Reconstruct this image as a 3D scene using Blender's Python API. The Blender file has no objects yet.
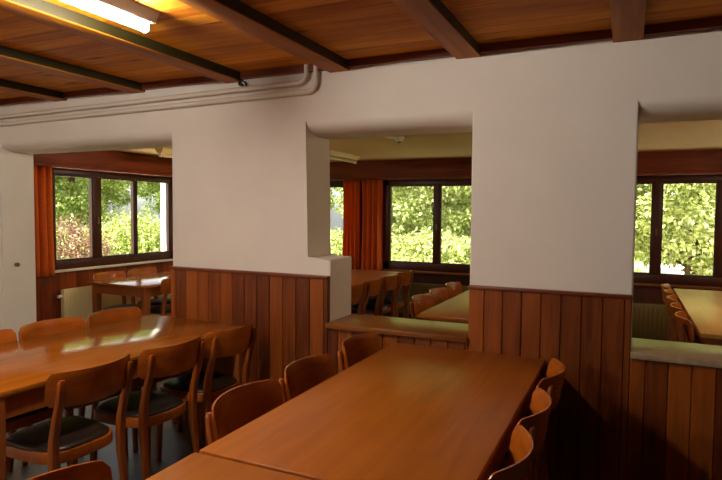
import bpy, bmesh, math, random
import numpy as np
from mathutils import Vector, Matrix

random.seed(7)
SC = bpy.context.scene
COL = SC.collection
PI = math.pi


def lin(r, g, b):
    def f(c):
        c /= 255.0
        return c / 12.92 if c <= 0.04045 else ((c + 0.055) / 1.055) ** 2.4
    return (f(r), f(g), f(b), 1.0)


# ------------------------------------------------------------------ materials
def new_mat(name):
    m = bpy.data.materials.new(name)
    m.use_nodes = True
    nt = m.node_tree
    b = nt.nodes['Principled BSDF']
    return m, nt, b


def node(nt, kind, **kw):
    n = nt.nodes.new(kind)
    for k, v in kw.items():
        setattr(n, k, v)
    return n


def wood(name, dark, light, axis='Y', grain=1.0, rough=0.35, spec=0.5, plank=0.0, plank_axis='X',
         tone=0.0, knots=0.0, bump=0.15, coat=0.0):
    """Procedural wood: stretched noise along the grain, optional board-to-board tone and knots."""
    m, nt, b = new_mat(name)
    L = nt.links.new
    tc = node(nt, 'ShaderNodeTexCoord')
    oi = node(nt, 'ShaderNodeObjectInfo')
    sep = node(nt, 'ShaderNodeSeparateXYZ')
    L(tc.outputs['Object'], sep.inputs[0])
    off = node(nt, 'ShaderNodeVectorMath', operation='MULTIPLY_ADD')
    comb = node(nt, 'ShaderNodeCombineXYZ')
    for i in range(3):
        L(oi.outputs['Random'], comb.inputs[i])
    off.inputs[1].default_value = (13.0, 7.0, 5.0)
    L(comb.outputs[0], off.inputs[0])
    L(tc.outputs['Object'], off.inputs[2])
    vec = off.outputs[0]
    wn = None
    if plank:
        d = node(nt, 'ShaderNodeMath', operation='DIVIDE')
        d.inputs[1].default_value = plank
        L(sep.outputs[plank_axis], d.inputs[0])
        fl = node(nt, 'ShaderNodeMath', operation='FLOOR')
        L(d.outputs[0], fl.inputs[0])
        wn = node(nt, 'ShaderNodeTexWhiteNoise', noise_dimensions='1D')
        L(fl.outputs[0], wn.inputs['W'])
        o2 = node(nt, 'ShaderNodeVectorMath', operation='MULTIPLY_ADD')
        o2.inputs[1].default_value = (9.0, 9.0, 9.0)
        L(wn.outputs['Color'], o2.inputs[0])
        L(vec, o2.inputs[2])
        vec = o2.outputs[0]
    mp = node(nt, 'ShaderNodeMapping')
    s = {'X': (1.2, 16, 16), 'Y': (16, 1.2, 16), 'Z': (16, 16, 1.2)}[axis]
    mp.inputs['Scale'].default_value = tuple(grain * v for v in s)
    L(vec, mp.inputs['Vector'])
    n1 = node(nt, 'ShaderNodeTexNoise')
    n1.inputs['Scale'].default_value = 1.6
    n1.inputs['Detail'].default_value = 6
    n1.inputs['Roughness'].default_value = 0.6
    n1.inputs['Distortion'].default_value = 0.6
    L(mp.outputs[0], n1.inputs['Vector'])
    n2 = node(nt, 'ShaderNodeTexNoise')
    n2.inputs['Scale'].default_value = 1.7
    n2.inputs['Detail'].default_value = 2
    L(vec, n2.inputs['Vector'])
    mixv = node(nt, 'ShaderNodeMix', data_type='FLOAT')
    mixv.inputs[0].default_value = 0.3
    L(n1.outputs['Fac'], mixv.inputs[2])
    L(n2.outputs['Fac'], mixv.inputs[3])
    fac = mixv.outputs[0]
    if wn is not None and tone:
        a = node(nt, 'ShaderNodeMath', operation='MULTIPLY_ADD')
        sub = node(nt, 'ShaderNodeMath', operation='SUBTRACT')
        sub.inputs[1].default_value = 0.5
        L(wn.outputs['Value'], sub.inputs[0])
        a.inputs[1].default_value = tone
        L(sub.outputs[0], a.inputs[0])
        L(fac, a.inputs[2])
        fac = a.outputs[0]
    cr = node(nt, 'ShaderNodeValToRGB')
    cr.color_ramp.elements[0].position = 0.3
    cr.color_ramp.elements[1].position = 0.7
    cr.color_ramp.elements[0].color = dark
    cr.color_ramp.elements[1].color = light
    L(fac, cr.inputs[0])
    colout = cr.outputs[0]
    if knots:
        mk = node(nt, 'ShaderNodeMapping')
        mk.inputs['Scale'].default_value = {'X': (1.7, 6, 6), 'Y': (6, 1.7, 6), 'Z': (6, 6, 1.7)}[axis]
        L(vec, mk.inputs['Vector'])
        vo = node(nt, 'ShaderNodeTexVoronoi')
        vo.inputs['Scale'].default_value = 1.0
        L(mk.outputs[0], vo.inputs['Vector'])
        mr = node(nt, 'ShaderNodeMapRange')
        mr.inputs['From Min'].default_value = 0.06
        mr.inputs['From Max'].default_value = 0.17
        mr.inputs['To Min'].default_value = knots
        mr.inputs['To Max'].default_value = 0.0
        L(vo.outputs['Distance'], mr.inputs['Value'])
        mc = node(nt, 'ShaderNodeMix', data_type='RGBA')
        L(mr.outputs[0], mc.inputs[0])
        L(colout, mc.inputs[6])
        mc.inputs[7].default_value = tuple(c * 0.35 for c in dark[:3]) + (1,)
        colout = mc.outputs[2]
    L(colout, b.inputs['Base Color'])
    b.inputs['Roughness'].default_value = rough
    b.inputs['Specular IOR Level'].default_value = spec
    if coat:
        b.inputs['Coat Weight'].default_value = coat
        b.inputs['Coat Roughness'].default_value = 0.12
    if bump:
        bp = node(nt, 'ShaderNodeBump')
        bp.inputs['Strength'].default_value = bump
        bp.inputs['Distance'].default_value = 0.002
        L(n1.outputs['Fac'], bp.inputs['Height'])
        L(bp.outputs[0], b.inputs['Normal'])
    return m


def plain(name, col, rough=0.6, spec=0.5, metal=0.0, noise=0.0, nscale=20.0, bump=0.0, bscale=80.0, bdist=0.002):
    m, nt, b = new_mat(name)
    L = nt.links.new
    b.inputs['Roughness'].default_value = rough
    b.inputs['Specular IOR Level'].default_value = spec
    b.inputs['Metallic'].default_value = metal
    b.inputs['Base Color'].default_value = col
    tc = node(nt, 'ShaderNodeTexCoord')
    n = node(nt, 'ShaderNodeTexNoise')
    n.inputs['Scale'].default_value = nscale
    n.inputs['Detail'].default_value = 4
    L(tc.outputs['Object'], n.inputs['Vector'])
    cr = node(nt, 'ShaderNodeValToRGB')
    k = noise
    cr.color_ramp.elements[0].position = 0.3
    cr.color_ramp.elements[1].position = 0.7
    cr.color_ramp.elements[0].color = tuple(c * (1 - k) for c in col[:3]) + (1,)
    cr.color_ramp.elements[1].color = tuple(min(1, c * (1 + k)) for c in col[:3]) + (1,)
    L(n.outputs['Fac'], cr.inputs[0])
    L(cr.outputs[0], b.inputs['Base Color'])
    if bump:
        n2 = node(nt, 'ShaderNodeTexNoise')
        n2.inputs['Scale'].default_value = bscale
        n2.inputs['Detail'].default_value = 3
        L(tc.outputs['Object'], n2.inputs['Vector'])
        bp = node(nt, 'ShaderNodeBump')
        bp.inputs['Strength'].default_value = bump
        bp.inputs['Distance'].default_value = bdist
        L(n2.outputs['Fac'], bp.inputs['Height'])
        L(bp.outputs[0], b.inputs['Normal'])
    return m


def emit(name, col, strength):
    m, nt, b = new_mat(name)
    b.inputs['Base Color'].default_value = (0.9, 0.9, 0.9, 1)
    b.inputs['Emission Color'].default_value = col
    b.inputs['Emission Strength'].default_value = strength
    return m


def glass(name):
    m, nt, b = new_mat(name)
    nt.nodes.remove(b)
    out = nt.nodes['Material Output']
    tr = node(nt, 'ShaderNodeBsdfTransparent')
    tr.inputs[0].default_value = (0.95, 0.97, 0.95, 1)
    gl = node(nt, 'ShaderNodeBsdfGlossy')
    gl.inputs['Roughness'].default_value = 0.02
    lw = node(nt, 'ShaderNodeLayerWeight')
    lw.inputs['Blend'].default_value = 0.5
    pw = node(nt, 'ShaderNodeMath', operation='POWER')
    pw.inputs[1].default_value = 5.0
    nt.links.new(lw.outputs['Facing'], pw.inputs[0])
    ma = node(nt, 'ShaderNodeMath', operation='MULTIPLY_ADD')
    ma.inputs[1].default_value = 1.0
    ma.inputs[2].default_value = 0.03
    nt.links.new(pw.outputs[0], ma.inputs[0])
    mx = node(nt, 'ShaderNodeMixShader')
    nt.links.new(ma.outputs[0], mx.inputs[0])
    nt.links.new(tr.outputs[0], mx.inputs[1])
    nt.links.new(gl.outputs[0], mx.inputs[2])
    nt.links.new(mx.outputs[0], out.inputs['Surface'])
    return m


def leafmat(name, c0, c1, c2, trans=0.34):
    m, nt, b = new_mat(name)
    L = nt.links.new
    out = nt.nodes['Material Output']
    g = node(nt, 'ShaderNodeNewGeometry')
    cr = node(nt, 'ShaderNodeValToRGB')
    cr.color_ramp.elements[0].color = c0
    cr.color_ramp.elements[1].color = c2
    e = cr.color_ramp.elements.new(0.5)
    e.color = c1
    L(g.outputs['Random Per Island'], cr.inputs[0])
    L(cr.outputs[0], b.inputs['Base Color'])
    b.inputs['Roughness'].default_value = 0.45
    t = node(nt, 'ShaderNodeBsdfTranslucent')
    L(cr.outputs[0], t.inputs[0])
    mx = node(nt, 'ShaderNodeMixShader')
    mx.inputs[0].default_value = trans
    L(b.outputs[0], mx.inputs[1])
    L(t.outputs[0], mx.inputs[2])
    L(mx.outputs[0], out.inputs['Surface'])
    return m


M = {}
M['plaster'] = plain('white_plaster', lin(236, 224, 212), 0.85, 0.25, noise=0.03, nscale=3, bump=0.25, bscale=60)
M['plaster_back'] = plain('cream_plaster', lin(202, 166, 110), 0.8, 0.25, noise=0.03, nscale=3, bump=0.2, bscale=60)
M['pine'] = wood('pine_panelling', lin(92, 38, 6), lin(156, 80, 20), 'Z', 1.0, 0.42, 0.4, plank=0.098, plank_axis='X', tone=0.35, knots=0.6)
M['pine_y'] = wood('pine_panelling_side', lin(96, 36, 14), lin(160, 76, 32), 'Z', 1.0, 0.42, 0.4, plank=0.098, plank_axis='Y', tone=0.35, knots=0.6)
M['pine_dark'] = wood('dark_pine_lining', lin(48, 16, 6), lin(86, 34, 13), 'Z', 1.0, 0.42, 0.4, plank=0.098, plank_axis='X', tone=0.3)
M['pine_rail'] = wood('pine_rail', lin(80, 32, 12), lin(132, 62, 26), 'X', 1.0, 0.4, 0.4)
M['pelmet'] = wood('pelmet_wood', lin(80, 28, 8), lin(134, 56, 18), 'X', 1.0, 0.5, 0.2)
M['pelmet_y'] = wood('pelmet_wood_side', lin(90, 30, 8), lin(144, 60, 20), 'Y', 1.0, 0.5, 0.2)
M['ceil'] = wood('ceiling_boards', lin(170, 92, 5), lin(230, 150, 30), 'X', 1.0, 0.6, 0.15, plank=0.11, plank_axis='Y', tone=0.3, knots=0.85)
M['beam'] = wood('beam_wood', lin(130, 68, 5), lin(186, 114, 24), 'Y', 1.0, 0.6, 0.15, knots=0.4)
M['olive'] = wood('olive_brown_stain', lin(28, 26, 7), lin(44, 40, 12), 'Y', 1.0, 0.45, 0.4)
M['table'] = wood('table_wood', lin(136, 68, 10), lin(174, 96, 20), 'Y', 0.8, 0.34, 0.3, bump=0.05)
M['table_gloss'] = wood('glossy_table_wood', lin(130, 66, 12), lin(170, 96, 24), 'Y', 0.8, 0.13, 0.6, bump=0.05)
M['table_pale'] = wood('pale_table_wood', lin(198, 144, 72), lin(226, 176, 104), 'Y', 0.8, 0.3, 0.4, bump=0.05)
M['table_leg'] = wood('table_frame_wood', lin(118, 58, 22), lin(160, 86, 34), 'Z', 1.0, 0.4, 0.4)
M['chair'] = wood('chair_wood', lin(122, 54, 10), lin(164, 84, 22), 'Z', 1.0, 0.28, 0.5, bump=0.05)
M['chair_plate'] = wood('chair_back_wood', lin(142, 66, 12), lin(184, 96, 24), 'X', 1.0, 0.25, 0.5, bump=0.04)
M['sill'] = wood('sill_wood', lin(104, 56, 18), lin(142, 82, 30), 'X', 0.8, 0.3, 0.35, bump=0.06)
M['sill_sheen'] = plain('sill_wood_sheen', lin(156, 130, 102), 0.3, 0.3, noise=0.18, nscale=26, bump=0.1)  # wooden hatch sill; the whitish window reflection is put into its colour
M['frame'] = wood('window_frame_wood', lin(46, 14, 7), lin(80, 29, 14), 'Z', 1.0, 0.4, 0.4)
M['leather'] = plain('dark_seat_leather', lin(30, 20, 13), 0.4, 0.35, noise=0.25, nscale=14, bump=0.2, bscale=150, bdist=0.001)
M['curtain'] = plain('orange_curtain', lin(232, 120, 48), 0.85, 0.2, noise=0.12, nscale=40)
_nt = M['curtain'].node_tree
_t = node(_nt, 'ShaderNodeBsdfTranslucent')
_t.inputs[0].default_value = lin(250, 150, 62)
_mx = node(_nt, 'ShaderNodeMixShader')
_mx.inputs[0].default_value = 0.3
_nt.links.new(_nt.nodes['Principled BSDF'].outputs[0], _mx.inputs[1])
_nt.links.new(_t.outputs[0], _mx.inputs[2])
_nt.links.new(_mx.outputs[0], _nt.nodes['Material Output'].inputs['Surface'])
M['radiator'] = plain('cream_enamel', lin(244, 224, 166), 0.4, 0.5)
M['radiator_shaded'] = plain('shaded_cream_enamel', lin(112, 88, 34), 0.45, 0.4)  # cream enamel darkened to olive: the dim light there is put into the colour
M['paint'] = plain('pipe_paint', lin(224, 210, 196), 0.5, 0.4)
M['lampbody'] = plain('lamp_enamel', lin(214, 200, 182), 0.45, 0.4)
M['lampbody_cream'] = plain('cream_lamp_enamel', lin(196, 166, 112), 0.5, 0.3)
M['white_plastic'] = plain('white_plastic', lin(225, 220, 205), 0.45, 0.4)
M['dark_plastic'] = plain('brown_plastic', lin(104, 76, 50), 0.4, 0.5)
M['black_plastic'] = plain('black_plastic', lin(22, 20, 20), 0.35, 0.5)
M['tube'] = emit('fluorescent_tube', (1.0, 0.95, 0.84, 1), 232.0)
M['tube_back'] = emit('fluorescent_tube_warm', (1.0, 0.84, 0.62, 1), 115.0)
M['tube_off'] = plain('unlit_tube', lin(206, 184, 138), 0.3, 0.5)
M['floor'] = plain('grey_floor_covering', lin(104, 98, 82), 0.4, 0.4, noise=0.15, nscale=9)
M['glass'] = glass('window_glass')
M['exterior'] = plain('white_render', lin(236, 236, 232), 0.85, 0.2, noise=0.03)
M['grass'] = plain('lawn', lin(110, 130, 50), 0.9, 0.1, noise=0.4, nscale=6, bump=0.6, bscale=40, bdist=0.03)
M['gravel'] = plain('pale_gravel', lin(222, 212, 192), 0.9, 0.1, noise=0.2, nscale=30)
M['bark'] = plain('bark', lin(84, 64, 46), 0.9, 0.1, noise=0.4, nscale=12, bump=0.6, bscale=20, bdist=0.02)
M['fencepaint'] = plain('pale_blue_paint', lin(150, 170, 185), 0.6, 0.3)
M['leaf'] = leafmat('leaf_green', lin(104, 120, 48), lin(174, 182, 98), lin(222, 222, 158))
M['leaf_deep'] = leafmat('leaf_deep_green', lin(100, 118, 44), lin(164, 176, 84), lin(214, 216, 140))
M['leaf_red'] = leafmat('leaf_copper', lin(96, 52, 42), lin(160, 116, 96), lin(140, 146, 84), 0.3)
M['dark_wood'] = plain('dark_wall_wood', lin(52, 22, 12), 0.5, 0.4, noise=0.3, nscale=5)

# ------------------------------------------------------------------ mesh helpers


def add_box(bm, x0, x1, y0, y1, z0, z1, bev=0.0, seg=2):
    t = bmesh.new()
    r = bmesh.ops.create_cube(t, size=1.0)
    for v in r['verts']:
        v.co = Vector(((x0 + x1) / 2 + v.co.x * (x1 - x0), (y0 + y1) / 2 + v.co.y * (y1 - y0), (z0 + z1) / 2 + v.co.z * (z1 - z0)))
    if bev:
        bmesh.ops.bevel(t, geom=list(t.edges), offset=bev, segments=seg, profile=0.5, affect='EDGES')
    me = bpy.data.meshes.new('tmp')
    t.to_mesh(me)
    t.free()
    bm.from_mesh(me)
    bpy.data.meshes.remove(me)


def loft(bm, rings, cap=True):
    """rings: list of equal-length closed loops of points."""
    vs = [[bm.verts.new(p) for p in r] for r in rings]
    n = len(vs[0])
    for a, b in zip(vs[:-1], vs[1:]):
        for i in range(n):
            j = (i + 1) % n
            bm.faces.new((a[i], a[j], b[j], b[i]))
    if cap:
        bm.faces.new(list(reversed(vs[0])))
        bm.faces.new(vs[-1])


def rrect(cx, cy, z, w, d, r=0.006, k=3):
    pts = []
    for q, (sx, sy) in enumerate(((1, 1), (-1, 1), (-1, -1), (1, -1))):
        for i in range(k):
            a = PI / 2 * (q + i / (k - 1))
            pts.append((cx + sx * (w / 2 - r) + r * math.cos(a), cy + sy * (d / 2 - r) + r * math.sin(a), z))
    return pts


def tube_path(bm, pts, r, n=12):
    """A round pipe swept along a polyline."""
    pts = [Vector(p) for p in pts]
    rings = []
    up = None
    for i, p in enumerate(pts):
        d = (pts[min(i + 1, len(pts) - 1)] - pts[max(i - 1, 0)]).normalized()
        if up is None:
            up = d.orthogonal().normalized()
        up = (up - d * up.dot(d)).normalized()
        s = d.cross(up)
        rings.append([p + r * (math.cos(2 * PI * k / n) * up + math.sin(2 * PI * k / n) * s) for k in range(n)])
    loft(bm, rings)


def finish(name, bm, mat, parent=None, smooth=None):
    bmesh.ops.recalc_face_normals(bm, faces=list(bm.faces))
    me = bpy.data.meshes.new(name)
    bm.to_mesh(me)
    bm.free()
    me.materials.append(mat)
    o = bpy.data.objects.new(name, me)
    COL.objects.link(o)
    if smooth is not None:
        for p in me.polygons:
            p.use_smooth = True
        bpy.context.view_layer.objects.active = o
        try:
            me.set_sharp_from_angle(angle=math.radians(smooth))
        except Exception:
            pass
    if parent:
        o.parent = parent
    return o


def tag(o, label, cat, group=None, kind=None):
    o['label'] = label
    o['category'] = cat
    if group:
        o['group'] = group
    if kind:
        o['kind'] = kind
    return o


def empty(name, loc=(0, 0, 0), rz=0.0):
    o = bpy.data.objects.new(name, None)
    o.empty_display_size = 0.1
    o.location = loc
    o.rotation_euler = (0, 0, rz)
    COL.objects.link(o)
    return o


def struct(o, label=None):
    o['kind'] = 'structure'
    if label:
        o['label'] = label
        o['category'] = label.split()[-1]
    return o


def copy_tree(o, parent=None):
    c = o.copy()
    COL.objects.link(c)
    if parent:
        c.parent = parent
    for ch in list(o.children):
        copy_tree(ch, c)
    return c


def boxobj(name, dims, mat, parent=None, bev=0.0, smooth=None):
    bm = bmesh.new()
    for d in dims:
        add_box(bm, *d, bev)
    return finish(name, bm, mat, parent, 30 if (bev and smooth is None) else smooth)


# ------------------------------------------------------------------ the setting
W = 3.08            # front face of the dividing wall
WB = 3.38           # its back face
XL, XR = -4.75, 2.6  # near room side walls
YN = -4.6           # near room rear wall
BL = -5.4           # back room left wall (inner face)
BY = 7.0            # back room far wall (inner face)
BEAM_Z = 2.338
CEIL_Z = 2.395
BCEIL = 2.17

floor = struct(boxobj('floor', [(BL - 0.3, XR + 0.2, YN - 0.2, BY + 0.3, -0.15, 0.0)], M['floor']))

# near ceiling: boards running along X with V-gaps
bm = bmesh.new()
y = YN
while y < W + 0.02:
    y1 = min(y + 0.11, W + 0.05)
    add_box(bm, XL - 0.1, XR + 0.1, y + 0.0005, y1 - 0.0005, CEIL_Z, CEIL_Z + 0.02, 0.0018, 1)
    y += 0.11
add_box(bm, XL - 0.2, XR + 0.2, YN - 0.2, W + 0.3, CEIL_Z + 0.012, CEIL_Z + 0.16)
ceil = struct(finish('ceiling', bm, M['ceil']))
back_ceiling = struct(boxobj('ceiling_back', [(BL - 0.3, XR + 0.2, WB, BY + 0.3, BCEIL, BCEIL + 0.36)], M['plaster_back']))

# near-room side and rear walls
struct(boxobj('wall_left', [(XL - 0.65, XL, YN - 0.2, W, 0, CEIL_Z + 0.02)], M['plaster']))
struct(boxobj('wall_right', [(XR, XR + 0.2, YN - 0.2, BY + 0.3, 0, CEIL_Z + 0.02)], M['dark_wood']))
struct(boxobj('wall_rear', [(XL, XR, YN - 0.2, YN, 0, CEIL_Z + 0.02)], M['dark_wood']))

# dividing wall with three openings; lintels have a large rounded lower front edge
LO0, LO1 = -4.738, -2.885
MO0, MO0L, MO1 = -1.802, -1.633, -0.775
RO0, RO1 = 0.034, 2.45
SILL = 0.80
LEDGE = 1.217


def lintel(bm, x0, x1, zt):
    prof = [(WB, zt), (W, zt), (W, 2.065)]
    cz, rz, ry = 2.065, 0.08, 0.13
    for i in range(1, 11):
        a = PI / 2 * i / 10
        prof.append((W + ry - ry * math.cos(a), cz - rz * math.sin(a)))
    prof.append((WB, 1.985))
    loft(bm, [[(x0, p[0], p[1]) for p in prof], [(x1, p[0], p[1]) for p in prof]])


bm = bmesh.new()
ZT = CEIL_Z + 0.02
ZP = 2.065          # piers stop where the lintel band begins


def pier(prof):
    """A pier from its front outline; only its upright edges are rounded."""
    t = bmesh.new()
    loft(t, [[(p[0], W, p[1]) for p in prof], [(p[0], WB, p[1]) for p in prof]])
    t.edges.ensure_lookup_table()
    ed = [e for e in t.edges if abs(e.verts[0].co.z - e.verts[1].co.z) > 0.2 or (abs(e.verts[0].co.z - LEDGE) < 1e-4 and abs(e.verts[1].co.z - LEDGE) < 1e-4)]
    bmesh.ops.bevel(t, geom=ed, offset=0.010, segments=3, profile=0.5, affect='EDGES')
    tmp = bpy.data.meshes.new('tmp')
    t.to_mesh(tmp)
    t.free()
    bm.from_mesh(tmp)
    bpy.data.meshes.remove(tmp)


pier([(BL, 0), (LO0, 0), (LO0, ZP), (BL, ZP)])
pier([(LO1, 0), (MO0L, 0), (MO0L, LEDGE), (MO0, LEDGE), (MO0, ZP), (LO1, ZP)])
pier([(MO1, 0), (RO0, 0), (RO0, ZP), (MO1, ZP)])
pier([(RO1, 0), (XR, 0), (XR, ZP), (RO1, ZP)])
add_box(bm, MO0L - 0.02, MO1 + 0.02, W + 0.001, WB - 0.001, 0, SILL)
add_box(bm, RO0 - 0.02, RO1 + 0.02, W + 0.001, WB - 0.001, 0, SILL + 0.012)
lintel(bm, BL, XR, ZT)
struct(finish('wall_dividing', bm, M['plaster'], None, 15))


def planks(bm, x0, x1, z0, z1, yf=3.055, yb=3.082, w=0.098):
    """Vertical tongue-and-groove boards facing -Y."""
    add_box(bm, x0, x1, yf + 0.009, yb, z0, z1)
    k = math.floor(x0 / w + 1e-6)
    while k * w < x1 - 1e-6:
        a, b = max(x0, k * w), min(x1, (k + 1) * w)
        if b - a > 0.008:
            add_box(bm, a + 0.0012, b - 0.0012, yf, yf + 0.012, z0, z1, 0.0035, 1)
        k += 1


n = 0
for (x0, x1, zt) in ((LO1 + 0.004, MO0L - 0.004, 1.10), (MO0L - 0.004, MO1 + 0.004, SILL), (MO1 + 0.004, RO0 - 0.004, 1.10), (RO0 - 0.004, XR, SILL + 0.012)):
    n += 1
    bm = bmesh.new()
    planks(bm, x0, x1, 0.0, zt)
    struct(finish('trim_%d' % n, bm, M['pine']), 'reddish pine wainscot boards')
    if zt > 1:
        n += 1
        struct(boxobj('trim_%d' % n, [(x0 - 0.002, x1 + 0.002, 3.045, 3.083, 1.098, 1.116)], M['pine_rail'], None, 0.003), 'dark rail')
# wooden sills of the two hatches
n += 1
struct(boxobj('trim_%d' % n, [(MO0L - 0.006, MO1 + 0.004, 3.03, WB + 0.03, SILL + 0.002, SILL + 0.034)], M['sill'], None, 0.005), 'varnished wooden sill')
n += 1
struct(boxobj('trim_%d' % n, [(RO0 - 0.004, RO1, 3.03, WB + 0.02, SILL + 0.012, SILL + 0.044)], M['sill_sheen'], None, 0.005), 'pale sill')
# ceiling beams and the battens between them along the wall
rights = [-3.92, -3.12, -2.275, -1.512, -0.735, 0.042, 0.82, 1.6, 2.38]
prev = XL
for xr in rights:
    xl = xr - 0.132
    n += 1
    b = boxobj('ceiling_beam', [(xl + 0.002, xr - 0.002, YN, W - 0.001, BEAM_Z + 0.006, CEIL_Z + 0.005)], M['olive'])
    struct(b)
    boxobj('soffit_board', [(xl, xr, YN, W - 0.001, BEAM_Z, BEAM_Z + 0.0065)], M['beam'], b, 0.002)
    n += 1
    struct(boxobj('trim_%d' % n, [(prev, xl, W - 0.035, W - 0.001, BEAM_Z + 0.014, CEIL_Z + 0.002)], M['pine_rail']))
    prev = xr

# ------------------------------------------------------------------ back room walls and windows


def wall_with_holes(axis, a0, a1, z0, z1, d0, d1, holes):
    """Wall along axis ('X' or 'Y') with rectangular holes; d0..d1 is its depth range."""
    bm = bmesh.new()

    def put(p, q, r, s):
        if q - p > 1e-4 and s - r > 1e-4:
            if axis == 'X':
                add_box(bm, p, q, d0, d1, r, s)
            else:
                add_box(bm, d0, d1, p, q, r, s)
    cur = a0
    for (h0, h1, hz0, hz1) in holes:
        put(cur, h0, z0, z1)
        put(h0, h1, z0, hz0)
        put(h0, h1, hz1, z1)
        cur = h1
    put(cur, a1, z0, z1)
    return bm


WZ0, WZ1 = 0.75, 1.91
farholes = [(-5.0, -3.24, WZ0, WZ1), (-2.93, -0.95, WZ0, WZ1), (-0.48, 1.75, WZ0, WZ1)]
# inner 3 cm wooden lining + white rendered masonry outside
struct(finish('wall_far', wall_with_holes('X', BL - 0.3, XR + 0.2, 0, 2.5, BY + 0.06, BY + 0.22, farholes), M['exterior']))
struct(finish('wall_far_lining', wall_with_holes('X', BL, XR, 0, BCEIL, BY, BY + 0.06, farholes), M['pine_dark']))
lz0, lz1 = 0.868, 1.925
lhole = [(4.02, 5.78, lz0, lz1)]
struct(finish('wall_back_left', wall_with_holes('Y', WB - 0.3, BY + 0.06, 0, 2.5, BL - 0.21, BL - 0.06, lhole), M['exterior']))
struct(finish('wall_back_left_lining', wall_with_holes('Y', WB, BY, 0, BCEIL, BL - 0.06, BL, lhole), M['pine_y']))


def window(idx, axis, a0, a1, z0, z1, d, stiles, fr=0.05, bot=0.10, top=0.06, sign=1, sillout=0.06, sillmat='sill'):
    """Timber window in the opening a0..a1. stiles: list of (centre, width). d = inner wall plane, sign = outward direction."""
    bm = bmesh.new()
    f0, f1 = sorted((d + sign * 0.0, d + sign * 0.065))

    def put(b, p, q, r, s, e0, e1, bev=0.005):
        if axis == 'X':
            add_box(b, p, q, e0, e1, r, s, bev, 2)
        else:
            add_box(b, e0, e1, p, q, r, s, bev, 2)
    put(bm, a0, a1, z0, z0 + bot, f0, f1)
    put(bm, a0, a1, z1 - top, z1, f0, f1)
    put(bm, a0, a0 + fr, z0, z1, f0, f1)
    put(bm, a1 - fr, a1, z0, z1, f0, f1)
    for (c, w) in stiles:
        put(bm, c - w / 2, c + w / 2, z0 + bot - 0.004, z1 - top + 0.004, f0, f1)
    fo = finish('window_%d' % idx, bm, M['frame'], None, 30)
    fo['kind'] = 'structure'
    edges = [a0 + fr] + [e for (c, w) in stiles for e in (c - w / 2, c + w / 2)] + [a1 - fr]
    g0, g1 = sorted((d + sign * 0.030, d + sign * 0.034))
    for i in range(0, len(edges), 2):
        b = bmesh.new()
        put(b, edges[i] - 0.004, edges[i + 1] + 0.004, z0 + bot - 0.004, z1 - top + 0.004, g0, g1, 0)
        finish('pane', b, M['glass'], fo)
        # slim sash bead round each pane
        b = bmesh.new()
        h0, h1 = sorted((d + sign * 0.010, d + sign * 0.055))
        p, q, r, s = edges[i], edges[i + 1], z0 + bot, z1 - top
        t = 0.014
        for (pp, qq, rr, ss) in ((p, q, r, r + t), (p, q, s - t, s), (p, p + t, r, s), (q - t, q, r, s)):
            put(b, pp, qq, rr, ss, h0, h1, 0)
        finish('sash', b, M['frame'], fo)
    b = bmesh.new()
    s0, s1 = sorted((d - sign * sillout, d + sign * 0.03))
    put(b, a0 - 0.03, a1 + 0.03, z0 - 0.022, z0 + 0.002, s0, s1, 0.004)
    finish('sill', b, M[sillmat], fo, 30)
    # handle on the first stile
    if stiles:
        b = bmesh.new()
        c = stiles[0][0]
        k0, k1 = sorted((d - sign * 0.03, d - sign * 0.0))
        put(b, c - 0.008, c + 0.008, (z0 + z1) / 2 - 0.05, (z0 + z1) / 2 + 0.02, k0, k1, 0.004)
        finish('handle', b, M['dark_plastic'], fo)
    return fo


window(1, 'Y', 4.02, 5.78, lz0, lz1, BL, [(4.60, 0.10), (5.16, 0.035)], sign=-1, bot=0.092, fr=0.055, sillmat='paint')  # pale sill colour stands in for sunlight on the wooden sill
window(2, 'X', -5.0, -3.24, WZ0, WZ1, BY, [(-4.1, 0.08)], sign=1)
window(3, 'X', -2.93, -0.95, WZ0, WZ1, BY, [(-2.195, 0.075)], sign=1, fr=0.085)
window(4, 'X', -0.48, 1.75, WZ0, WZ1, BY, [(0.285, 0.085), (0.885, 0.085)], sign=1)

# pelmets (boxed valances) above the windows
n += 1
struct(boxobj('trim_%d' % n, [(BL + 0.145, XR, BY - 0.13, BY - 0.002, 1.955, BCEIL + 0.001), (BL + 0.145, XR, BY - 0.145, BY - 0.002, 1.925, 1.955)], M['pelmet'], None, 0.004), 'dark red wooden pelmet')
n += 1
struct(boxobj('trim_%d' % n, [(BL + 0.002, BL + 0.13, WB + 0.002, BY, 1.965, BCEIL + 0.001), (BL + 0.002, BL + 0.145, WB + 0.002, BY, 1.93, 1.965)], M['pelmet_y'], None, 0.004), 'dark red wooden pelmet')

# ------------------------------------------------------------------ chairs


def plate_y(x, z):
    return -0.288 + 0.078 * (abs(x) / 0.21) ** 2 - (z - 0.74) * 0.16


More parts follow.
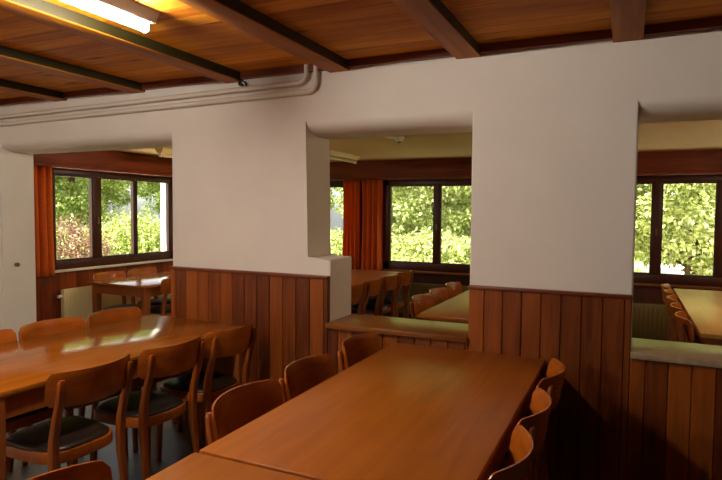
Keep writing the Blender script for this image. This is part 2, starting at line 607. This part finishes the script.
def make_chair():
    root = empty('dining_chair')
    # seat frame: bent wooden rim
    NS = 40

    def outline(scale, z, grow=0.0):
        pts = []
        for i in range(NS):
            a = 2 * PI * i / NS
            c, s = math.cos(a), math.sin(a)
            e = 0.55
            x = math.copysign(abs(c) ** e, c)
            y = math.copysign(abs(s) ** e, s)
            w = 0.195 + 0.018 * y
            pts.append((x * (w + grow) * scale, (y * 0.205 + 0.0) * scale + math.copysign(grow, s) * abs(y), z))
        return pts
    bm = bmesh.new()
    loft(bm, [outline(0.97, 0.402), outline(1.0, 0.406), outline(1.0, 0.448), outline(0.985, 0.453), outline(0.93, 0.453)])
    seat = finish('seat', bm, M['chair'], root, 40)
    bm = bmesh.new()
    loft(bm, [outline(0.94, 0.452), outline(0.94, 0.458), outline(0.91, 0.466), outline(0.80, 0.472), outline(0.5, 0.474), outline(0.1, 0.473)])
    p = finish('seat_pad', bm, M['leather'], seat, 60)
    p['label'] = 'dark brown seat pad'
    # backrest: one curved bent-ply plate
    NU, NV = 28, 8
    bm = bmesh.new()
    grid = {}
    for side in (0, 1):
        for i in range(NU + 1):
            u = -1 + 2 * i / NU
            x = u * 0.212
            hi = 0.826 - 0.002 * u * u
            lo = 0.664 + 0.012 * u * u
            t = (abs(u) - 0.885) / 0.115
            if t > 0:
                d = 0.026 * (1 - math.sqrt(max(0.0, 1 - min(t, 1) ** 2)))
                hi -= d
                lo += d
            for j in range(NV + 1):
                v = j / NV
                z = lo + (hi - lo) * v
                edge = min(v, 1 - v) * (hi - lo)
                th = 0.0065 * min(1.0, 0.45 + edge / 0.01)
                slope = 0.156 * x / 0.0441
                nx, ny = -slope, 1.0
                l = math.hypot(nx, ny)
                sgn = 1 if side else -1
                grid[side, i, j] = bm.verts.new((x + sgn * th * nx / l, plate_y(x, z) + sgn * th * ny / l, z))
    for i in range(NU):
        for j in range(NV):
            bm.faces.new([grid[1, i, j], grid[1, i + 1, j], grid[1, i + 1, j + 1], grid[1, i, j + 1]])
            bm.faces.new([grid[0, i, j], grid[0, i, j + 1], grid[0, i + 1, j + 1], grid[0, i + 1, j]])
    for i in range(NU):
        for j in (0, NV):
            bm.faces.new([grid[0, i, j], grid[0, i + 1, j], grid[1, i + 1, j], grid[1, i, j]])
    for j in range(NV):
        for i in (0, NU):
            bm.faces.new([grid[0, i, j], grid[0, i, j + 1], grid[1, i, j + 1], grid[1, i, j]])
    finish('backrest', bm, M['chair_plate'], root, 50)
    # rear legs run up as back posts behind the plate
    for s in (-1, 1):
        bm = bmesh.new()
        path = [(0.178, -0.250, 0.0, 0.026, 0.026), (0.175, -0.216, 0.20, 0.032, 0.030), (0.172, -0.198, 0.37, 0.036, 0.034), (0.172, -0.196, 0.44, 0.036, 0.036),
                (0.172, -0.203, 0.53, 0.035, 0.034), (0.173, -0.222, 0.61, 0.034, 0.030), (0.174, -0.245, 0.68, 0.033, 0.026),
                (0.175, -0.257, 0.73, 0.032, 0.024), (0.175, -0.265, 0.784, 0.030, 0.021), (0.175, -0.268, 0.794, 0.022, 0.014)]
        loft(bm, [rrect(s * x, y, z, w, d, 0.006) for (x, y, z, w, d) in path])
        finish('leg', bm, M['chair'], root, 45)
        bm = bmesh.new()
        path = [(0.186, 0.172, 0.0, 0.024, 0.024), (0.180, 0.162, 0.30, 0.032, 0.032), (0.172, 0.150, 0.405, 0.038, 0.038)]
        loft(bm, [rrect(s * x, y, z, w, d, 0.006) for (x, y, z, w, d) in path])
        finish('leg', bm, M['chair'], root, 45)
    return root


chair_proto = make_chair()
chair_used = [False]


def place_chair(x, y, rz, label, group):
    if not chair_used[0]:
        o = chair_proto
        chair_used[0] = True
    else:
        o = copy_tree(chair_proto)
    o.location = (x, y, 0)
    o.rotation_euler = (0, 0, rz)
    tag(o, label, 'chair', group)
    return o


# ------------------------------------------------------------------ tables


TZ = 0.765
W0 = 0.83


def make_table(w, l, label, x, y, rz=0.0, leg_in=0.03, top=None):
    """Top w (X) by l (Y), centred at x, y."""
    root = empty('dining_table', (x, y, 0), rz)
    tag(root, label, 'table', 'wooden dining tables')
    boxobj('tabletop', [(-w / 2, w / 2, -l / 2, l / 2, TZ - 0.028, TZ)], top or M['table'], root, 0.006)
    bm = bmesh.new()
    i = leg_in
    for (a0, a1, b0, b1) in ((-w / 2 + i, w / 2 - i, -l / 2 + i + 0.01, -l / 2 + i + 0.035), (-w / 2 + i, w / 2 - i, l / 2 - i - 0.035, l / 2 - i - 0.01),
                             (-w / 2 + i + 0.01, -w / 2 + i + 0.035, -l / 2 + i, l / 2 - i), (w / 2 - i - 0.035, w / 2 - i - 0.01, -l / 2 + i, l / 2 - i)):
        add_box(bm, a0, a1, b0, b1, 0.645, TZ - 0.027)
    finish('apron', bm, M['table_leg'], root)
    for sx in (-1, 1):
        for sy in (-1, 1):
            bm = bmesh.new()
            cx, cy = sx * (w / 2 - i - 0.032), sy * (l / 2 - i - 0.032)
            loft(bm, [rrect(cx, cy, 0.0, 0.05, 0.05, 0.006), rrect(cx, cy, 0.6, 0.066, 0.066, 0.006), rrect(cx, cy, TZ - 0.0275, 0.066, 0.066, 0.006)])
            finish('leg', bm, M['table_leg'], root, 45)
    return root


make_table(W0, 1.655, 'long wooden table against the wainscot under the middle opening, running towards the camera', -0.776, 2.205, 0.0, 0.004)
make_table(W0, 1.66, 'wooden table in the bottom foreground, butted end to end against the long middle one', -0.778, 0.535)
LTX, LTY, LTR = -2.672, 2.235, -0.045
make_table(0.85, 1.60, 'wooden table at the left whose far end meets the wall beside the left opening', LTX, LTY, LTR, 0.004, M['table_gloss'])


def at_left_table(lx, ly):
    return (LTX + lx * math.cos(LTR) - ly * math.sin(LTR), LTY + lx * math.sin(LTR) + ly * math.cos(LTR))


make_table(0.80, 1.70, 'table behind the left opening, near the window with the single curtain', -4.62, 4.99, 0.0, 0.03, M['table_gloss'])
make_table(0.80, 2.0, 'table in the back room seen through the middle opening, nearest its sill', -0.975, 4.95)
make_table(0.80, 2.2, 'table in the back room behind the row of four chairs, left of the middle opening', -2.78, 5.55)
make_table(0.85, 2.40, 'long pale-topped table beyond the right-hand hatch', 0.86, 5.34, 0.0, 0.03, M['table_pale'])

# near chairs
R_, L_ = PI / 2, -PI / 2   # R_: faces -X ; L_: faces +X
g = 'chairs along the right side of the left table'
for (yy, lab) in ((1.82, 'chair seen from behind at the left table, nearest the camera, whole back in view'),
                  (2.30, 'wooden chair seen from behind at the left table, the middle one of three'),
                  (2.755, 'wooden chair at the left table standing closest to the wainscot')):
    place_chair(*at_left_table(0.425 + 0.095 - 0.21, yy - LTY), R_ + LTR, lab, g)
g = 'chairs along the far side of the left table'
for (yy, lab) in ((1.865, 'chair across the left table, only a backrest corner showing at the left picture edge'),
                  (2.31, 'chair across the left table, its backrest in front of the cream radiator'),
                  (2.755, 'chair across the left table, its backrest in front of the smaller back-room table')):
    place_chair(*at_left_table(-0.425 - 0.04 + 0.21, yy + 0.02 - LTY), L_ + LTR, lab, g)
g = 'chairs along the left side of the middle table'
for (yy, lab) in ((0.88, 'chair whose rounded backrest corner just shows at the bottom left, at the foreground table'),
                  (1.735, 'chair left of the middle table, its large curved backrest beside the seam of the tables'),
                  (2.20, 'chair left of the middle table, second from the seam'),
                  (2.75, 'chair left of the middle table, standing nearest the wall and hatch')):
    place_chair(-1.19 - 0.075 + 0.21, yy + 0.025, L_, lab, g)
g = 'chairs along the right side of the middle table'
for (yy, lab) in ((1.69, 'chair right of the middle table, nearest the camera, curved backrest lit inside'),
                  (2.13, 'chair right of the middle table, between its two neighbours'),
                  (2.64, 'chair right of the middle table, nearest the wainscot')):
    place_chair(-0.361 + 0.035 - 0.21, yy, R_, lab, g)
# back room chairs
g = 'chairs at the back-room table beside the left window'
place_chair(-5.02 - 0.03 + 0.21, 4.46, L_, 'chair between the left back-room table and the window, the nearer of two', g)
place_chair(-5.02 - 0.03 + 0.21, 4.93, L_, 'chair between the left back-room table and the window, the farther of two', g)
place_chair(-4.22 + 0.03 - 0.21, 4.52, R_, 'chair on the room side of the left back-room table, cut off by the white wall', g)
g = 'chairs at the back-room table behind the middle sill'
for (yy, lab) in ((4.42, 'chair with a shiny backrest at the back-room table nearest the middle sill, closest of three'),
                  (4.86, 'chair with a shiny backrest behind the middle sill, second of three'),
                  (5.36, 'chair with a shiny backrest behind the middle sill, farthest of three, below the window')):
    place_chair(-1.375 - 0.10 + 0.21, yy, L_, lab, g)
g = 'row of four chairs in the back room below the curtains'
for (yy, lab) in ((4.88, 'first chair of the row below the curtains, half hidden by the white wall stub'),
                  (5.32, 'second chair from the white wall stub in the row below the curtains'),
                  (5.78, 'third chair from the white wall stub in the row below the curtains'),
                  (6.22, 'last chair of the row below the curtains, nearest the far window')):
    place_chair(-2.38 + 0.03 - 0.21, yy, R_, lab, g)
g = 'chairs along the pale table beyond the right-hand hatch'
for (yy, lab) in ((4.45, 'chair at the pale table beyond the hatch, nearest the pale sill'),
                  (4.89, 'chair at the pale table beyond the hatch, second from the pale sill'),
                  (5.34, 'chair at the pale table beyond the hatch, the middle of five'),
                  (5.78, 'chair at the pale table beyond the hatch, second from the window'),
                  (6.22, 'chair at the pale table beyond the hatch, nearest the window')):
    place_chair(0.435 - 0.03 + 0.21, yy, L_, lab, g)

# ------------------------------------------------------------------ fluorescent lamps


def make_lamp(x, y0, y1, ztop, label, lit, group=None, drop=0.0):
    zc_, ztop = ztop, ztop - drop
    root = empty('ceiling_lamp', (x, (y0 + y1) / 2, ztop))
    tag(root, label, 'lamp', group)
    l = (y1 - y0) / 2
    bm = bmesh.new()
    prof = [(-0.058, 0.0), (0.058, 0.0), (0.056, -0.010), (0.032, -0.048), (0.028, -0.051), (-0.028, -0.051), (-0.032, -0.048), (-0.056, -0.010)]
    loft(bm, [[(p[0], -l, p[1]) for p in prof], [(p[0], l, p[1]) for p in prof]])
    finish('housing', bm, M['lampbody'] if lit else M['lampbody_cream'], root)
    bm = bmesh.new()
    tube_path(bm, [(0, -l + 0.025, -0.074), (0, 0, -0.074), (0, l - 0.025, -0.074)], 0.016, 16)
    finish('tube', bm, M[lit] if lit else M['tube_off'], root, 40)
    if drop:
        for s in (-1, 1):
            bm = bmesh.new()
            tube_path(bm, [(0, s * l * 0.7, 0.0), (0, s * l * 0.7, zc_ - ztop)], 0.008, 8)
            finish('hanger', bm, M['lampbody'], root, 40)
    for s in (-1, 1):
        bm = bmesh.new()
        add_box(bm, -0.018, 0.018, s * (l - 0.018) - 0.008, s * (l - 0.018) + 0.008, -0.093, -0.049, 0.006)
        finish('lamp_holder', bm, M['white_plastic'], root, 30)
    return root


make_lamp(-1.985, 0.72, 1.99, CEIL_Z, 'lit fluorescent strip lamp on the boarded ceiling at the upper left', 'tube')
make_lamp(-2.9, -2.0, -0.76, CEIL_Z, 'second lit fluorescent strip lamp on the boarded ceiling, just behind the camera', 'tube')
make_lamp(-2.9, -4.2, -2.96, CEIL_Z, 'third lit fluorescent strip lamp on the boarded ceiling, at the rear of the room', 'tube')
make_lamp(-4.60, 4.72, 5.95, BCEIL, 'unlit strip lamp on the pale ceiling above the left back-room table', False)
make_lamp(-2.98, 5.0, 6.25, BCEIL, 'unlit strip lamp on the back-room ceiling seen in the middle opening', False)

make_lamp(1.55, 4.3, 5.54, BCEIL, 'lit strip lamp on the back-room ceiling above the right end of the long pale-topped table', 'tube_back')

make_lamp(-3.55, 4.45, 5.09, BCEIL, 'short strip lamp added to brighten the left of the back room, unseen behind the white wall between the openings', 'tube_back')  # added lamp, out of view, to lift the cream radiator and left ceiling

# small detector on the back ceiling
root = empty('smoke_detector', (-1.85, 4.77, BCEIL))
tag(root, 'small white detector with a short arm on the back-room ceiling', 'detector')
bm = bmesh.new()
rings = []
for (r, z) in ((0.045, 0.0), (0.045, -0.012), (0.038, -0.03), (0.02, -0.042)):
    rings.append([(r * math.cos(2 * PI * k / 20), r * math.sin(2 * PI * k / 20), z) for k in range(20)])
loft(bm, rings)
finish('housing', bm, M['white_plastic'], root, 40)
bm = bmesh.new()
tube_path(bm, [(-0.02, -0.02, -0.01), (-0.05, -0.12, -0.016), (-0.06, -0.2, -0.012)], 0.011, 8)
finish('arm', bm, M['white_plastic'], root, 40)
bm = bmesh.new()
tube_path(bm, [(0, 0, -0.04), (0.004, 0, -0.052)], 0.016, 12)
finish('sensor', bm, M['dark_plastic'], root, 40)

# ------------------------------------------------------------------ white pipes on the wall


def pipe(z, xe, lab):
    yc = W - 0.028
    zl, zr = z - 0.008, z + 0.028          # the run rises slightly to the right
    pts = [(XL + 0.02, 0.4, zl), (XL + 0.02, yc - 0.07, zl)]
    for i in range(1, 7):
        a = PI / 2 * i / 6
        pts.append((XL + 0.02 + 0.06 * (1 - math.cos(a)), yc - 0.06 + 0.06 * math.sin(a), zl))
    pts += [(-3.2, yc, (zl + zr) / 2), (xe - 0.06, yc, zr)]
    for i in range(1, 8):
        a = PI / 2 * i / 7
        pts.append((xe - 0.06 + 0.06 * math.sin(a), yc, zr + 0.06 * (1 - math.cos(a))))
    pts.append((xe, yc, CEIL_Z - 0.002))
    bm = bmesh.new()
    tube_path(bm, pts, 0.0165, 12)
    return tag(finish('wall_pipe', bm, M['paint'], None, 50), lab, 'pipe', 'white pipes under the ceiling')


pipe(2.205, -1.725, 'lower of the two white pipes along the wall top, its bend farther right')
pipe(2.262, -1.79, 'upper of the two white pipes along the wall top')

# small black cable fitting at the end of a beam
root = empty('cable_fitting', (-2.262, W - 0.03, BEAM_Z - 0.002))
tag(root, 'small black cable fitting at the wall end of a ceiling beam, above the white pipes', 'fitting')
bm = bmesh.new()
add_box(bm, -0.022, 0.022, -0.022, 0.022, -0.03, 0.0, 0.008)
finish('housing', bm, M['black_plastic'], root, 30)
bm = bmesh.new()
tube_path(bm, [(0.012, -0.018, -0.012), (0.03, -0.026, -0.02), (0.034, -0.02, -0.04)], 0.004, 8)
finish('cable', bm, M['white_plastic'], root, 40)

# small round door stop on the left reveal
bm = bmesh.new()
tube_path(bm, [(LO0 - 0.003, 3.20, 1.03), (LO0 + 0.012, 3.20, 1.03), (LO0 + 0.022, 3.20, 1.03)], 0.017, 16)
tag(finish('door_stop', bm, M['dark_plastic'], None, 40), 'small round brown knob on the white reveal at the far left', 'knob')

# ------------------------------------------------------------------ radiators


def radiator(axis, a0, a1, z0, z1, d, mat, label):
    cx = (a0 + a1) / 2
    loc = (cx, d, 0) if axis == 'X' else (d, cx, 0)
    # local: length along X, room side towards -Y
    rz = 0 if axis == 'X' else PI / 2
    root = empty('radiator', loc, rz)
    tag(root, label, 'radiator')
    l = (a1 - a0) / 2
    bm = bmesh.new()
    add_box(bm, -l, l, -0.085, -0.03, z0, z1, 0.006)
    k = -l + 0.03
    while k < l - 0.03:
        add_box(bm, k, k + 0.022, -0.087, -0.08, z0 + 0.03, z1 - 0.03, 0.004, 1)
        k += 0.044
    finish('panel', bm, mat, root, 30)
    bm = bmesh.new()
    tube_path(bm, [(-l + 0.06, -0.05, z0 + 0.02), (-l + 0.06, -0.05, 0.0)], 0.011, 10)
    finish('pipe', bm, mat, root, 40)
    bm = bmesh.new()
    for s in (-0.7, 0.7):
        add_box(bm, s * l - 0.02, s * l + 0.02, -0.035, -0.001, z0 + 0.05, z1 - 0.05)
    finish('bracket', bm, mat, root)
    bm = bmesh.new()
    tube_path(bm, [(-l - 0.002, -0.057, z1 - 0.07), (-l - 0.05, -0.057, z1 - 0.07)], 0.018, 12)
    finish('valve', bm, M['white_plastic'], root, 40)


radiator('Y', 4.10, 5.72, 0.28, 0.665, BL, M['radiator'], 'cream radiator under the left window with the single orange curtain')
radiator('X', -2.75, -1.1, 0.20, 0.60, BY, M['radiator_shaded'], 'radiator with its shade painted olive brown, under the far window seen through the middle opening')
radiator('X', -0.3, 1.6, 0.16, 0.54, BY, M['radiator_shaded'], 'radiator with its shade painted olive brown, under the far window beyond the right-hand hatch')

# ------------------------------------------------------------------ curtains


def curtain(loc, rz, w, z0, z1, folds, label, seed):
    """Local: hangs in the X-Z plane with folds in Y."""
    rnd = random.Random(seed)
    NU, NV = 96, 14
    ph = [rnd.uniform(0, 6.28) for _ in range(3)]
    bm = bmesh.new()
    g_ = []
    for j in range(NV + 1):
        v = j / NV
        z = z1 + (z0 - z1) * v
        row = []
        for i in range(NU + 1):
            u = i / NU
            amp = 0.034 + 0.016 * v
            x = (u - 0.5) * w * (1.0 - 0.05 * math.sin(PI * v)) + 0.006 * math.sin(4 * PI * folds * u)
            yv = amp * math.sin(2 * PI * folds * u + ph[0] + 0.5 * math.sin(2 * v + ph[1])) + 0.008 * math.sin(2 * PI * folds * 0.37 * u + ph[2])
            row.append(bm.verts.new((x, yv, z)))
        g_.append(row)
    for j in range(NV):
        for i in range(NU):
            bm.faces.new((g_[j][i], g_[j][i + 1], g_[j + 1][i + 1], g_[j + 1][i]))
    o = finish('curtain', bm, M['curtain'], None, 180)
    s = o.modifiers.new('Solidify', 'SOLIDIFY')
    s.thickness = 0.003
    o.location = loc
    o.rotation_euler = (0, 0, rz)
    return tag(o, label, 'curtain')


curtain((BL + 0.062, 3.805, 0), PI / 2, 0.41, 0.825, 1.965, 5, 'single orange-red curtain at the near side of the left window', 3)
curtain((-3.355, BY - 0.075, 0), 0, 0.24, 0.70, 1.95, 4, 'orange-red curtain in the middle opening, the left of the pair', 5)
curtain((-3.055, BY - 0.075, 0), 0, 0.30, 0.69, 1.95, 4, 'orange-red curtain in the middle opening, the right of the pair beside the dark window frame', 9)

# ------------------------------------------------------------------ outdoors
gr = struct(boxobj('ground', [(-45, 25, -12, 45, -0.4, -0.2)], M['grass']))
pa = struct(boxobj('path', [(-12, 12, 7.24, 8.9, -0.2, -0.17), (-0.8, 9, 8.9, 22, -0.2, -0.17), (-8.4, -5.62, 0, 7.24, -0.2, -0.17)], M['gravel']))


def leaf_mesh(name, centres, radii, per, size, seed, mat):
    """Folded leaf blades scattered in clumps (numpy)."""
    rs = np.random.RandomState(seed)
    C = np.repeat(np.array(centres), per, axis=0)
    R = np.repeat(np.array(radii), per)[:, None]
    n_ = len(C)
    d = rs.normal(size=(n_, 3))
    d /= np.linalg.norm(d, axis=1)[:, None]
    P = C + d * R * (rs.rand(n_, 1) ** 0.5)
    # blade axes: outwards and drooping
    a = d + rs.normal(size=(n_, 3)) * 0.7 + np.array([0, 0, -0.35])
    a /= np.linalg.norm(a, axis=1)[:, None]
    h = rs.normal(size=(n_, 3)) + np.array([0, 0, 0.8])
    s = np.cross(a, h)
    s /= np.linalg.norm(s, axis=1)[:, None] + 1e-9
    nrm = np.cross(s, a)
    L = size * (0.6 + 0.8 * rs.rand(n_, 1))
    wv = L * 0.30
    v0 = P - a * L * 0.5
    v1 = P + s * wv + nrm * L * 0.10
    v2 = P + a * L * 0.5 - nrm * L * 0.08
    v3 = P - s * wv + nrm * L * 0.10
    V = np.stack([v0, v1, v2, v3], axis=1).reshape(-1, 3)
    idx = np.arange(n_)[:, None] * 4
    T = np.concatenate([idx + np.array([[0, 1, 2]]), idx + np.array([[0, 2, 3]])], axis=1).reshape(-1, 3)
    me = bpy.data.meshes.new(name)
    me.vertices.add(len(V))
    me.vertices.foreach_set('co', V.astype(np.float32).ravel())
    me.loops.add(len(T) * 3)
    me.loops.foreach_set('vertex_index', T.astype(np.int32).ravel())
    me.polygons.add(len(T))
    me.polygons.foreach_set('loop_start', (np.arange(len(T)) * 3).astype(np.int32))
    me.polygons.foreach_set('loop_total', np.full(len(T), 3, dtype=np.int32))
    me.update()
    me.validate()
    me.materials.append(mat)
    return me


def trunk_bm(h, r, branches, seed):
    rnd = random.Random(seed)
    bm = bmesh.new()

    def limb(pts, r0, r1):
        nn = 8
        rings = []
        for i, p in enumerate(pts):
            t = i / (len(pts) - 1)
            rr = r0 + (r1 - r0) * t
            rings.append([(p[0] + rr * math.cos(2 * PI * k / nn), p[1] + rr * math.sin(2 * PI * k / nn), p[2]) for k in range(nn)])
        loft(bm, rings)
    pts = [(rnd.uniform(-.05, .05) * i, rnd.uniform(-.05, .05) * i, h * i / 6) for i in range(7)]
    limb(pts, r, r * 0.35)
    for k in range(branches):
        t = rnd.uniform(0.3, 0.85)
        b0 = pts[int(t * 6)]
        a = rnd.uniform(0, 2 * PI)
        ln = rnd.uniform(0.8, 1.8)
        limb([(b0[0] + math.cos(a) * ln * q, b0[1] + math.sin(a) * ln * q, b0[2] + ln * (0.6 * q + 0.15 * q * q)) for q in (0, .25, .5, .75, 1)], r * 0.35, r * 0.08)
    return bm


def crown_centres(rx, ry, z0, z1, count, seed, shell=0.35):
    rnd = random.Random(seed)
    out, rad = [], []
    for _ in range(count):
        a, c = rnd.uniform(0, 2 * PI), rnd.uniform(-1, 1)
        q = rnd.uniform(shell, 1.0) ** 0.5
        s = math.sqrt(1 - c * c)
        out.append((rx * q * s * math.cos(a), ry * q * s * math.sin(a), (z0 + z1) / 2 + (z1 - z0) / 2 * q * c))
        rad.append(rnd.uniform(0.22, 0.42))
    return out, rad


def make_tree(rx, z0, z1, clumps, per, size, seed, mat, h, r):
    root = empty('leafy_tree')
    c, rd = crown_centres(rx, rx, z0, z1, clumps, seed)
    o = bpy.data.objects.new('foliage', leaf_mesh('foliage', c, rd, per, size, seed, mat))
    COL.objects.link(o)
    o.parent = root
    finish('trunk', trunk_bm(h, r, 7, seed), M['bark'], root, 60)
    return root


def make_bush(rx, z1, clumps, per, size, seed, mat):
    root = empty('shrub')
    c, rd = crown_centres(rx, rx * 0.8, -0.1, z1, clumps, seed, 0.5)
    o = bpy.data.objects.new('foliage', leaf_mesh('foliage', c, rd, per, size, seed, mat))
    COL.objects.link(o)
    o.parent = root
    finish('stem', trunk_bm(z1 * 0.8, 0.03, 6, seed), M['bark'], root, 60)
    return root


treeA = make_tree(2.2, 0.4, 5.4, 420, 120, 0.10, 11, M['leaf'], 3.6, 0.16)
treeB = make_tree(2.4, 1.2, 6.4, 420, 100, 0.115, 12, M['leaf_deep'], 4.2, 0.18)
bushA = make_bush(1.1, 1.25, 170, 130, 0.07, 21, M['leaf'])
bushR = make_bush(1.0, 1.5, 200, 110, 0.06, 22, M['leaf_red'])
bushG = make_bush(1.0, 1.5, 170, 110, 0.07, 23, M['leaf_deep'])


def put(proto, used, x, y, rz, sc, label, cat, group=None):
    o = proto if id(proto) not in used else copy_tree(proto)
    used.add(id(proto))
    o.location = (x, y, -0.2)
    o.rotation_euler = (0, 0, rz)
    o.scale = (sc, sc, sc)
    tag(o, label, cat, group)
    return o


used = set()
TG = 'leafy trees outside the far windows'
far_lab = 'light green leafy tree standing outside the far windows'
left_lab = 'deep green leafy tree standing in the garden outside the left window'
put(treeA, used, -4.2, 13.0, 0.3, 1.0, 'light green tree outside the window seen through the middle opening', 'tree', TG)
put(treeA, used, 1.2, 13.0, 2.0, 1.0, 'light green tree outside the window beyond the right-hand hatch', 'tree', TG)
for (x, y, rz, s) in ((-9.4, 13.2, 1.4, 0.95), (6.4, 13.2, 5.2, 1.0), (-1.6, 17.4, .8, 1.05), (-6.8, 18.2, 3.0, 1.05), (4.0, 18.0, 2.4, 1.05)):
    put(treeA, used, x, y, rz, s, far_lab, 'tree', TG)
TL = 'trees outside the left window'
for (x, y, rz, s) in ((-14.4, 7.0, 0.4, 0.92), (-15.4, 12.2, 1.9, 0.9), (-20.0, 9.0, 2.9, 1.05), (-20.5, 14.4, 4.2, 1.05), (-13.2, 21.5, 5.0, 1.1), (-19.0, 21.0, 5.0, 1.1)):
    put(treeB, used, x, y, rz, s, left_lab, 'tree', TL)
HG = 'bright low bushes outside the far windows'
for i, (x, y, rz, s) in enumerate(((-7.9, 9.9, 0, 1.0), (-5.5, 9.8, 1.1, 1.0), (-3.1, 9.8, 2.2, 1.0), (-0.8, 9.9, 3.3, 0.9), (3.3, 10.0, 5.5, 1.0))):
    put(bushA, used, x, y, rz, s, 'bright green low bush in the row just outside the far windows', 'bush', HG)
put(bushR, used, -10.1, 7.6, 0.5, 0.95, 'copper-red leaved shrub outside the left window, behind its nearest pane', 'shrub')
put(bushG, used, -10.4, 9.9, 0.5, 1.0, 'green shrub outside the left window, behind its middle pane', 'shrub')
put(bushG, used, -12.0, 11.5, 2.5, 0.7, 'low green shrub outside the left window, in front of the pale fence', 'shrub')

# pale garden fence far behind the left window
root = empty('garden_fence', (-15.5, 17.4, -0.2), 0.9)
tag(root, 'pale blue-grey garden fence glimpsed far behind the left window', 'fence')
bm = bmesh.new()
k = -2.6
while k < 2.6:
    add_box(bm, k, k + 0.16, -0.015, 0.015, 0.15, 1.35)
    k += 0.2
finish('pickets', bm, M['fencepaint'], root)
boxobj('rail', [(-2.7, 2.7, 0.015, 0.055, 0.3, 0.38), (-2.7, 2.7, 0.015, 0.055, 1.1, 1.18)], M['fencepaint'], root)
for px in (-2.6, 0, 2.6):
    boxobj('post', [(px - 0.05, px + 0.05, 0.055, 0.15, 0, 1.45)], M['fencepaint'], root)

# ------------------------------------------------------------------ light
w = bpy.data.worlds.new('World')
SC.world = w
w.use_nodes = True
nt = w.node_tree
bg = nt.nodes['Background']
sky = node(nt, 'ShaderNodeTexSky')
sky.sky_type = 'NISHITA'
sky.sun_disc = False
sky.sun_elevation = math.radians(52)
sky.sun_rotation = math.radians(200)
sky.air_density = 1.0
sky.dust_density = 3.0
hs = node(nt, 'ShaderNodeHueSaturation')
hs.inputs['Saturation'].default_value = 0.35
nt.links.new(sky.outputs[0], hs.inputs['Color'])
nt.links.new(hs.outputs[0], bg.inputs[0])
bg.inputs[1].default_value = 1.0

sd = bpy.data.lights.new('sun', 'SUN')
sd.energy = 18.0
sd.angle = math.radians(1.0)
sd.color = (1.0, 0.95, 0.84)
so = bpy.data.objects.new('sun', sd)
COL.objects.link(so)
dirv = Vector((0.15, 0.50, -0.95)).normalized()   # light travels over the roof towards the garden
so.rotation_euler = dirv.to_track_quat('-Z', 'Y').to_euler()
so.location = (4, -6, 12)

# ------------------------------------------------------------------ camera
cd = bpy.data.cameras.new('camera')
cam = bpy.data.objects.new('camera', cd)
COL.objects.link(cam)
SC.camera = cam
yaw, pit, rol = 0.434608, 0.0499863, 0.00891955
F = Vector((-math.sin(yaw) * math.cos(pit), math.cos(yaw) * math.cos(pit), -math.sin(pit)))
R0 = Vector((math.cos(yaw), math.sin(yaw), 0))
U0 = R0.cross(F)
R = R0 * math.cos(rol) + U0 * math.sin(rol)
U = -R0 * math.sin(rol) + U0 * math.cos(rol)
m3 = Matrix((R, U, -F)).transposed()
cam.matrix_world = Matrix.Translation((0, 0, 1.511)) @ m3.to_4x4()
cd.sensor_width = 36.0
cd.sensor_fit = 'HORIZONTAL'
cd.lens = 573.93 / 722 * 36.0
cd.clip_start = 0.05
cd.clip_end = 200

vs = SC.view_settings
vs.view_transform = 'Standard'
vs.look = 'None'
vs.gamma = 1.0
vs.use_curve_mapping = False
vs.exposure = 0.0
SC.cycles.use_denoising = True
SC.cycles.max_bounces = 10
SC.cycles.diffuse_bounces = 5
SC.cycles.transparent_max_bounces = 16
SC.cycles.sample_clamp_indirect = 4.0
